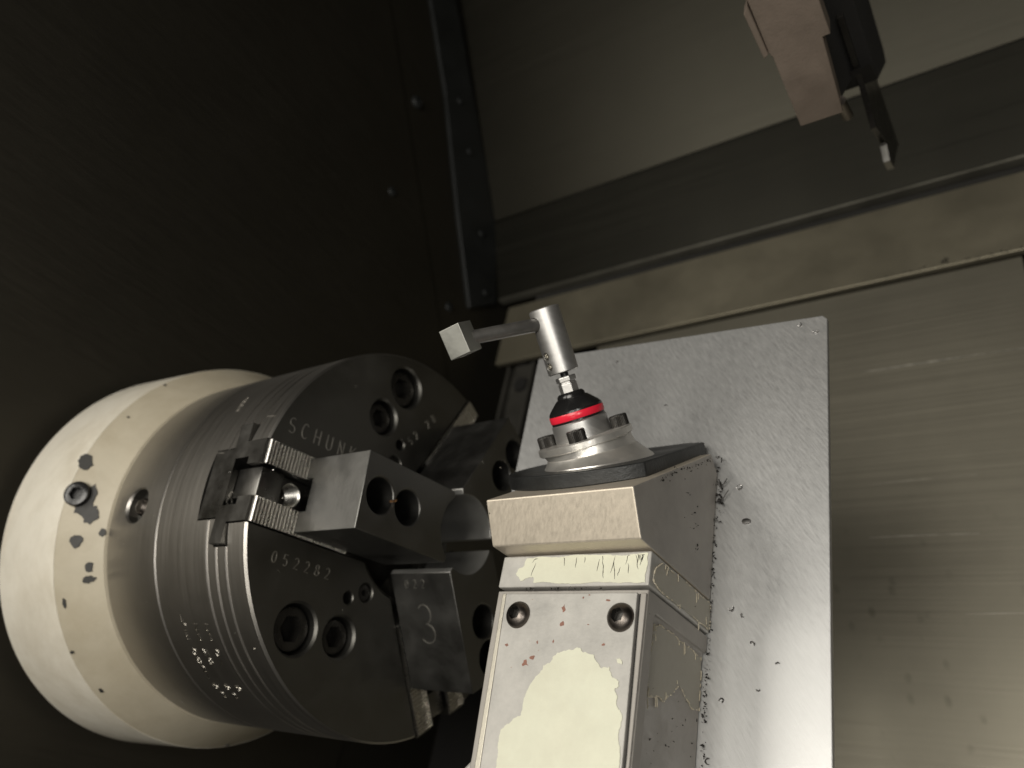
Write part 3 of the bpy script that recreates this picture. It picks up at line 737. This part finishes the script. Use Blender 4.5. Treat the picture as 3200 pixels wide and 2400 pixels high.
bm = BM(); add_lathe(bm, [(0.106, 0.082), (0.1135, 0.0825), (0.1155, 0.087), (0.1155, 0.107), (0.1135, 0.1112), (0.106, 0.1115)], 96, PA)
obj('red_ring', bm, 'red', probe, smooth=40)
bm = BM()
add_lathe(bm, [(0, 0.190), (0.040, 0.190), (0.040, 0.228), (0.036, 0.232), (0.036, 0.236), (0.043, 0.237), (0.044, 0.256), (0.040, 0.259), (0, 0.259)], 6, PA @ Matrix.Rotation(rad(20), 4, 'Z'))
obj('hex_nut', bm, 'alu', probe, smooth=0, bev=0.002)
bm = BM(); add_lathe(bm, [(0, 0.258), (0.017, 0.258), (0.017, 0.282), (0, 0.282)], 24, PA)
obj('stem', bm, 'black', probe)
SB, ST, SR = 0.276, 0.553, 0.0645
bm = BM(); add_lathe(bm, [(0, SB), (SR-0.004, SB), (SR, SB+0.004), (SR, ST-0.004), (SR-0.004, ST), (0, ST)], 72, PA)
hold = to_mesh(bm, 'stylus_holder')
RHO = Vector((-0.51, -0.658, -0.554)).normalized()
JP = A0+AX*0.492
cb = BM(); add_lathe(cb, [(0, -0.02), (0.0315, -0.02), (0.0315, 0.2), (0, 0.2)], 32, axis_frame(JP, RHO))
hold = boolean(hold, [to_mesh(cb, 'c')])
# two set screw pockets on the left flank of the holder
VW = (Vector((2.873, -2.777, -1.305))-A0); VW = (VW-AX*VW.dot(AX)).normalized(); LW = AX.cross(VW)
if LW.x > 0: LW = -LW
SD = (VW*math.cos(rad(52))+LW*math.sin(rad(52))).normalized()
cuts2 = []
for s in (0.312, 0.357):
    cb = BM(); add_lathe(cb, [(0, 0.046), (0.018, 0.046), (0.018, 0.2), (0, 0.2)], 24, axis_frame(A0+AX*s, SD)); cuts2.append(to_mesh(cb, 'c'))
hold = boolean(hold, cuts2)
obj('stylus_holder', hold, 'alu', probe, smooth=25)
SSC = socket_screw(0.0165, 0.02, 0.009, 0.014, n=24); SSC.materials.append(M['bright'])
for s in (0.312, 0.357):
    inst('set_screw', SSC, axis_frame(A0+AX*s+SD*0.0605, SD), probe)
CC = Vector((1.054, -1.019, 0.346))
bm = BM(); add_lathe(bm, [(0, 0.0), (0.0285, 0.0), (0.0285, (CC-JP).length-0.03), (0, (CC-JP).length-0.03)], 40, axis_frame(JP-RHO*0.015, RHO))
obj('stylus_rod', bm, 'rod', probe)
wv = Vector((0.975, -0.031, 0.22)).normalized(); av = Vector((-0.18, -0.693, 0.698)); av = (av-wv*av.dot(wv)).normalized(); dv = wv.cross(av)
bm = BM(); k = 0.84
add_box(bm, -0.056*k, 0.056*k, -0.072*k, 0.072*k, -0.060*k, 0.060*k, frame(CC, wv, av, dv), bev=0.0022)
obj('stylus_cube', bm, 'tip', probe, smooth=0)
KS = socket_screw(0.0375, 0.047, 0.019, 0.025, True); [setattr(p_, 'use_smooth', False) for p_ in KS.polygons]; KS.materials.append(M['bolt'])
azv = math.atan2(VW.dot(E2), VW.dot(E1))
for k in range(4):
    a = azv-rad(10)+k*math.pi/2
    inst('cap_screw', KS, PA @ Matrix.Translation((0.157*math.cos(a), 0.157*math.sin(a), 0.045)), probe)

# ================================================================== CUTTING TOOL
tool = thing('cutting_tool', (2.25, -0.6, 2.3), 'parting tool with brown underside and thin black blade hanging in at the top right', 'lathe tool')
bm = BM()
add_prism(bm, [(2.105, -2.2), (2.370, -2.2), (2.370, -0.602), (2.336, -0.602), (2.311, -0.168), (2.112, -0.170), (2.114, -0.60), (2.105, -0.62)], 2.0, 2.10)
obj('shank', bm, 'shank', tool, smooth=0, bev=0.004)
bm = BM(); add_prism(bm, [(2.072, -0.86), (2.100, -0.90), (2.103, -0.625), (2.078, -0.615)], 1.99, 2.06)
obj('clamp_tab', bm, 'shank', tool, smooth=0, bev=0.004)
bm = BM()
add_prism(bm, [(-2.2, 2.101), (-0.172, 2.101), (-0.15, 2.14), (0.05, 2.50), (0.10, 2.60), (-2.2, 2.60)], 2.112, 2.309, Q)
add_prism(bm, [(-2.2, 2.601), (0.10, 2.601), (0.02, 2.55), (0.17, 2.60), (0.51, 3.18), (0.46, 3.25), (-2.2, 3.25)], 2.15, 2.425, Q)
obj('blade_holder', bm, 'void', tool, smooth=0, bev=0.006)
bm = BM()
add_prism(bm, [(-0.3, 2.567), (0.103, 2.567), (0.39, 2.485), (0.651, 2.648), (0.731, 2.573), (0.851, 2.634), (1.165, 3.176), (0.67, 3.114), (0.3, 3.10), (-0.3, 3.10)], 2.331, 2.362, Q)
obj('cutting_blade', bm, 'bolt', tool, smooth=0, bev=0.003)
bm = BM(); add_prism(bm, [(0.66, 2.640), (0.731, 2.565), (0.86, 2.630), (0.83, 2.66), (0.74, 2.70)], 2.326, 2.366, Q)
obj('insert', bm, 'master', tool, smooth=0, bev=0.003)
bm = BM(); add_lathe(bm, [(0, 0), (0.028, 0), (0.028, 0.15), (0.022, 0.16), (0, 0.16)], 20, axis_frame((2.305, -0.20, 2.05), (0.02, 1, 0.35)))
obj('clamp_screw', bm, 'button', tool)

# ================================================================== SWARF
cur = [(1.795, 0.143, .014, 330), (1.829, -0.01, .012, 0), (1.867, -0.497, .011, 190), (1.783, -0.365, .012, 250), (1.695, 0.30, .010, 200), (1.892, -0.651, .010, 120), (1.723, -0.905, .013, 220),
       (2.111, 0.874, .016, 170), (2.040, 0.925, .013, 200), (1.118, 0.925, .014, 60), (1.422, 0.594, .016, 90), (1.828, -0.391, .008, 210), (1.96, -0.564, .008, 160), (1.76, -0.70, .010, 260)]
CL = ['closed ring shaped steel curl beside the top of the arm head', 'grey flat fleck on the plate right of the arm head', 'dark half moon curl below middle of the plate', 'pale open curl on plate right of the neck block',
      'small reddish curl just above the arm head on the plate', 'short dark curl on the plate right of the lower arm', 'open steel curl low on the plate beside the arm', 'hooked curl near the top right corner of the plate', 'flat arc curl by the top edge of the plate',
      'dark fleck near the top left of the plate beside the holder', 'short curl on the plate right of the red ring', 'tiny half ring above the half moon curl on the plate', 'tiny dark curl between arm and right edge of plate', 'thin curl on plate beside the peeling arm side']
for (x, z, r, sp), lb in zip(cur, CL):
    r *= 0.75
    bm = BM(); a0 = rnd.uniform(0, 6.28); n = max(5, int(sp/22))
    if sp == 0: add_lathe(bm, [(0, 0.006), (0.012, 0.004), (0.013, 0), (0, 0)], 10, frame((x, 0.03, z), (1.5, 0, 0), (0, 0, 1), (0, -1, 0)))
    else: add_tube(bm, [(x+r*math.cos(a0+rad(sp)*i/n), 0.027-0.004*math.sin(i*1.3), z+r*math.sin(a0+rad(sp)*i/n)) for i in range(n+1)], [0.0012+0.0016*math.sin(math.pi*(i+0.4)/(n+0.8)) for i in range(n+1)], 6)
    tag(obj('metal_curl', bm, 'chip', origin=(x, 0.03, z)), lb, 'metal curl', 'steel curls stuck to the aluminium plate')
# fine debris along the seam between arm and plate, and under the black plate
bm = BM()
def crumb(c, s):
    pts = [Vector(c)+Vector((rnd.uniform(-s, s), rnd.uniform(-s, s), rnd.uniform(-s, s))) for _ in range(5)]
    vs = [bm.verts.new(p) for p in pts]
    for f in ((0, 1, 2), (0, 2, 3), (0, 3, 1), (4, 2, 1), (4, 3, 2), (4, 1, 3)): bm.faces.new([vs[i] for i in f])
for i in range(170):
    z = rnd.uniform(-1.1, 0.24); crumb((1.700+rnd.uniform(-0.004, 0.010), 0.024+rnd.uniform(-0.012, 0.006), z), rnd.uniform(0.002, 0.008))
for i in range(22):
    crumb((1.710+abs(rnd.gauss(0, 0.015)), 0.020, 0.08+rnd.gauss(0, 0.045)), rnd.uniform(0.003, 0.009))
for i in range(40):
    q = rnd.uniform(0.22, 0.78); p = top_pt(1.700, q, -0.004-abs(rnd.gauss(0, 0.012))); crumb(p, rnd.uniform(0.002, 0.007))
for i in range(60):
    x = 1.9+1.2*rnd.random()**0.8; crumb((x, 2.384, 3.085+abs(rnd.gauss(0, .012))), rnd.uniform(0.004, 0.013))
for i in range(8): crumb((2.44+rnd.gauss(0, .012), 2.384, 3.115+rnd.gauss(0, .012)), 0.016)
for i in range(14):
    crumb((1.2+rnd.random()*0.35, -0.500, -0.472), 0.006)
for y0, z0, n in ((-0.20, -0.10, 9), (-0.14, -0.19, 7), (-0.25, -0.02, 5), (-0.35, 0.0, 3), (-0.16, -0.42, 3)):
    for i in range(n): crumb((1.7015, y0+rnd.gauss(0, .03), z0+rnd.gauss(0, .03)), rnd.uniform(0.002, 0.006))
for i in range(34): crumb((1.680, rnd.uniform(-.38, .01), rnd.uniform(-1.1, -.60)), rnd.uniform(0.0015, 0.005))
for i in range(6):
    y, z = 0.02, 0.1+rnd.gauss(0, .05); x = 1.715
    add_tube(bm, [(x+0.02*t*i*0.3, y-0.012*t, z+0.05*math.sin(t*1.4+i)*0.6) for t in [k*0.25 for k in range(7)]], 0.0025, 5)
sw = obj('swarf_debris', bm, 'grime', smooth=0, origin=(1.70, 0.02, -0.3)); sw['kind'] = 'stuff'; tag(sw, 'dark oily metal crumbs along the seams of the arm, plate and wall panels', 'swarf')

bm = BM()
for i in range(60):
    r, a = rnd.uniform(0.35, 0.96), rnd.uniform(60, 250)
    if abs((a-187.4)) < 20 and r < 1: continue
    y, z = fp(r, a); crumb((0.003, y, z), rnd.uniform(0.0015, 0.004))
fr2 = jf(PHI[2])
for i in range(40): crumb(fr2 @ Vector((rnd.uniform(.15, .73), -W-0.001 if i % 2 else rnd.uniform(-.17, .17), rnd.uniform(.05, .40) if i % 2 else XF+0.001)), rnd.uniform(0.0015, 0.005))
for i in range(26): crumb(fr0 @ Vector((rnd.uniform(.74, .98), rnd.uniform(-.19, .19), 0.016)), rnd.uniform(0.0015, 0.0035))
for i in range(16): crumb(fr0 @ Vector((0.738, rnd.uniform(-.17, .17), rnd.uniform(.03, .12))), rnd.uniform(0.001, 0.003))
for i in range(26):
    a = rad(rnd.uniform(170, 255)); crumb((rnd.uniform(-1.1, -0.02), 1.001*math.cos(a), 1.001*math.sin(a)), rnd.uniform(0.0012, 0.003))
sp = obj('swarf_specks', bm, 'bright', smooth=0, origin=(0, 0, 0)); sp['kind'] = 'stuff'; tag(sp, 'tiny bright metal specks scattered over the dark chuck and jaws', 'swarf')
# ================================================================== to metres
for me in bpy.data.meshes: me.transform(Matrix.Scale(U, 4))
for o in COL.objects:
    if o.type in ('MESH', 'EMPTY'):
        mb = o.matrix_basis.copy(); mb.translation = mb.translation*U; o.matrix_basis = mb
for me in list(bpy.data.meshes):
    if me.users == 0: bpy.data.meshes.remove(me)
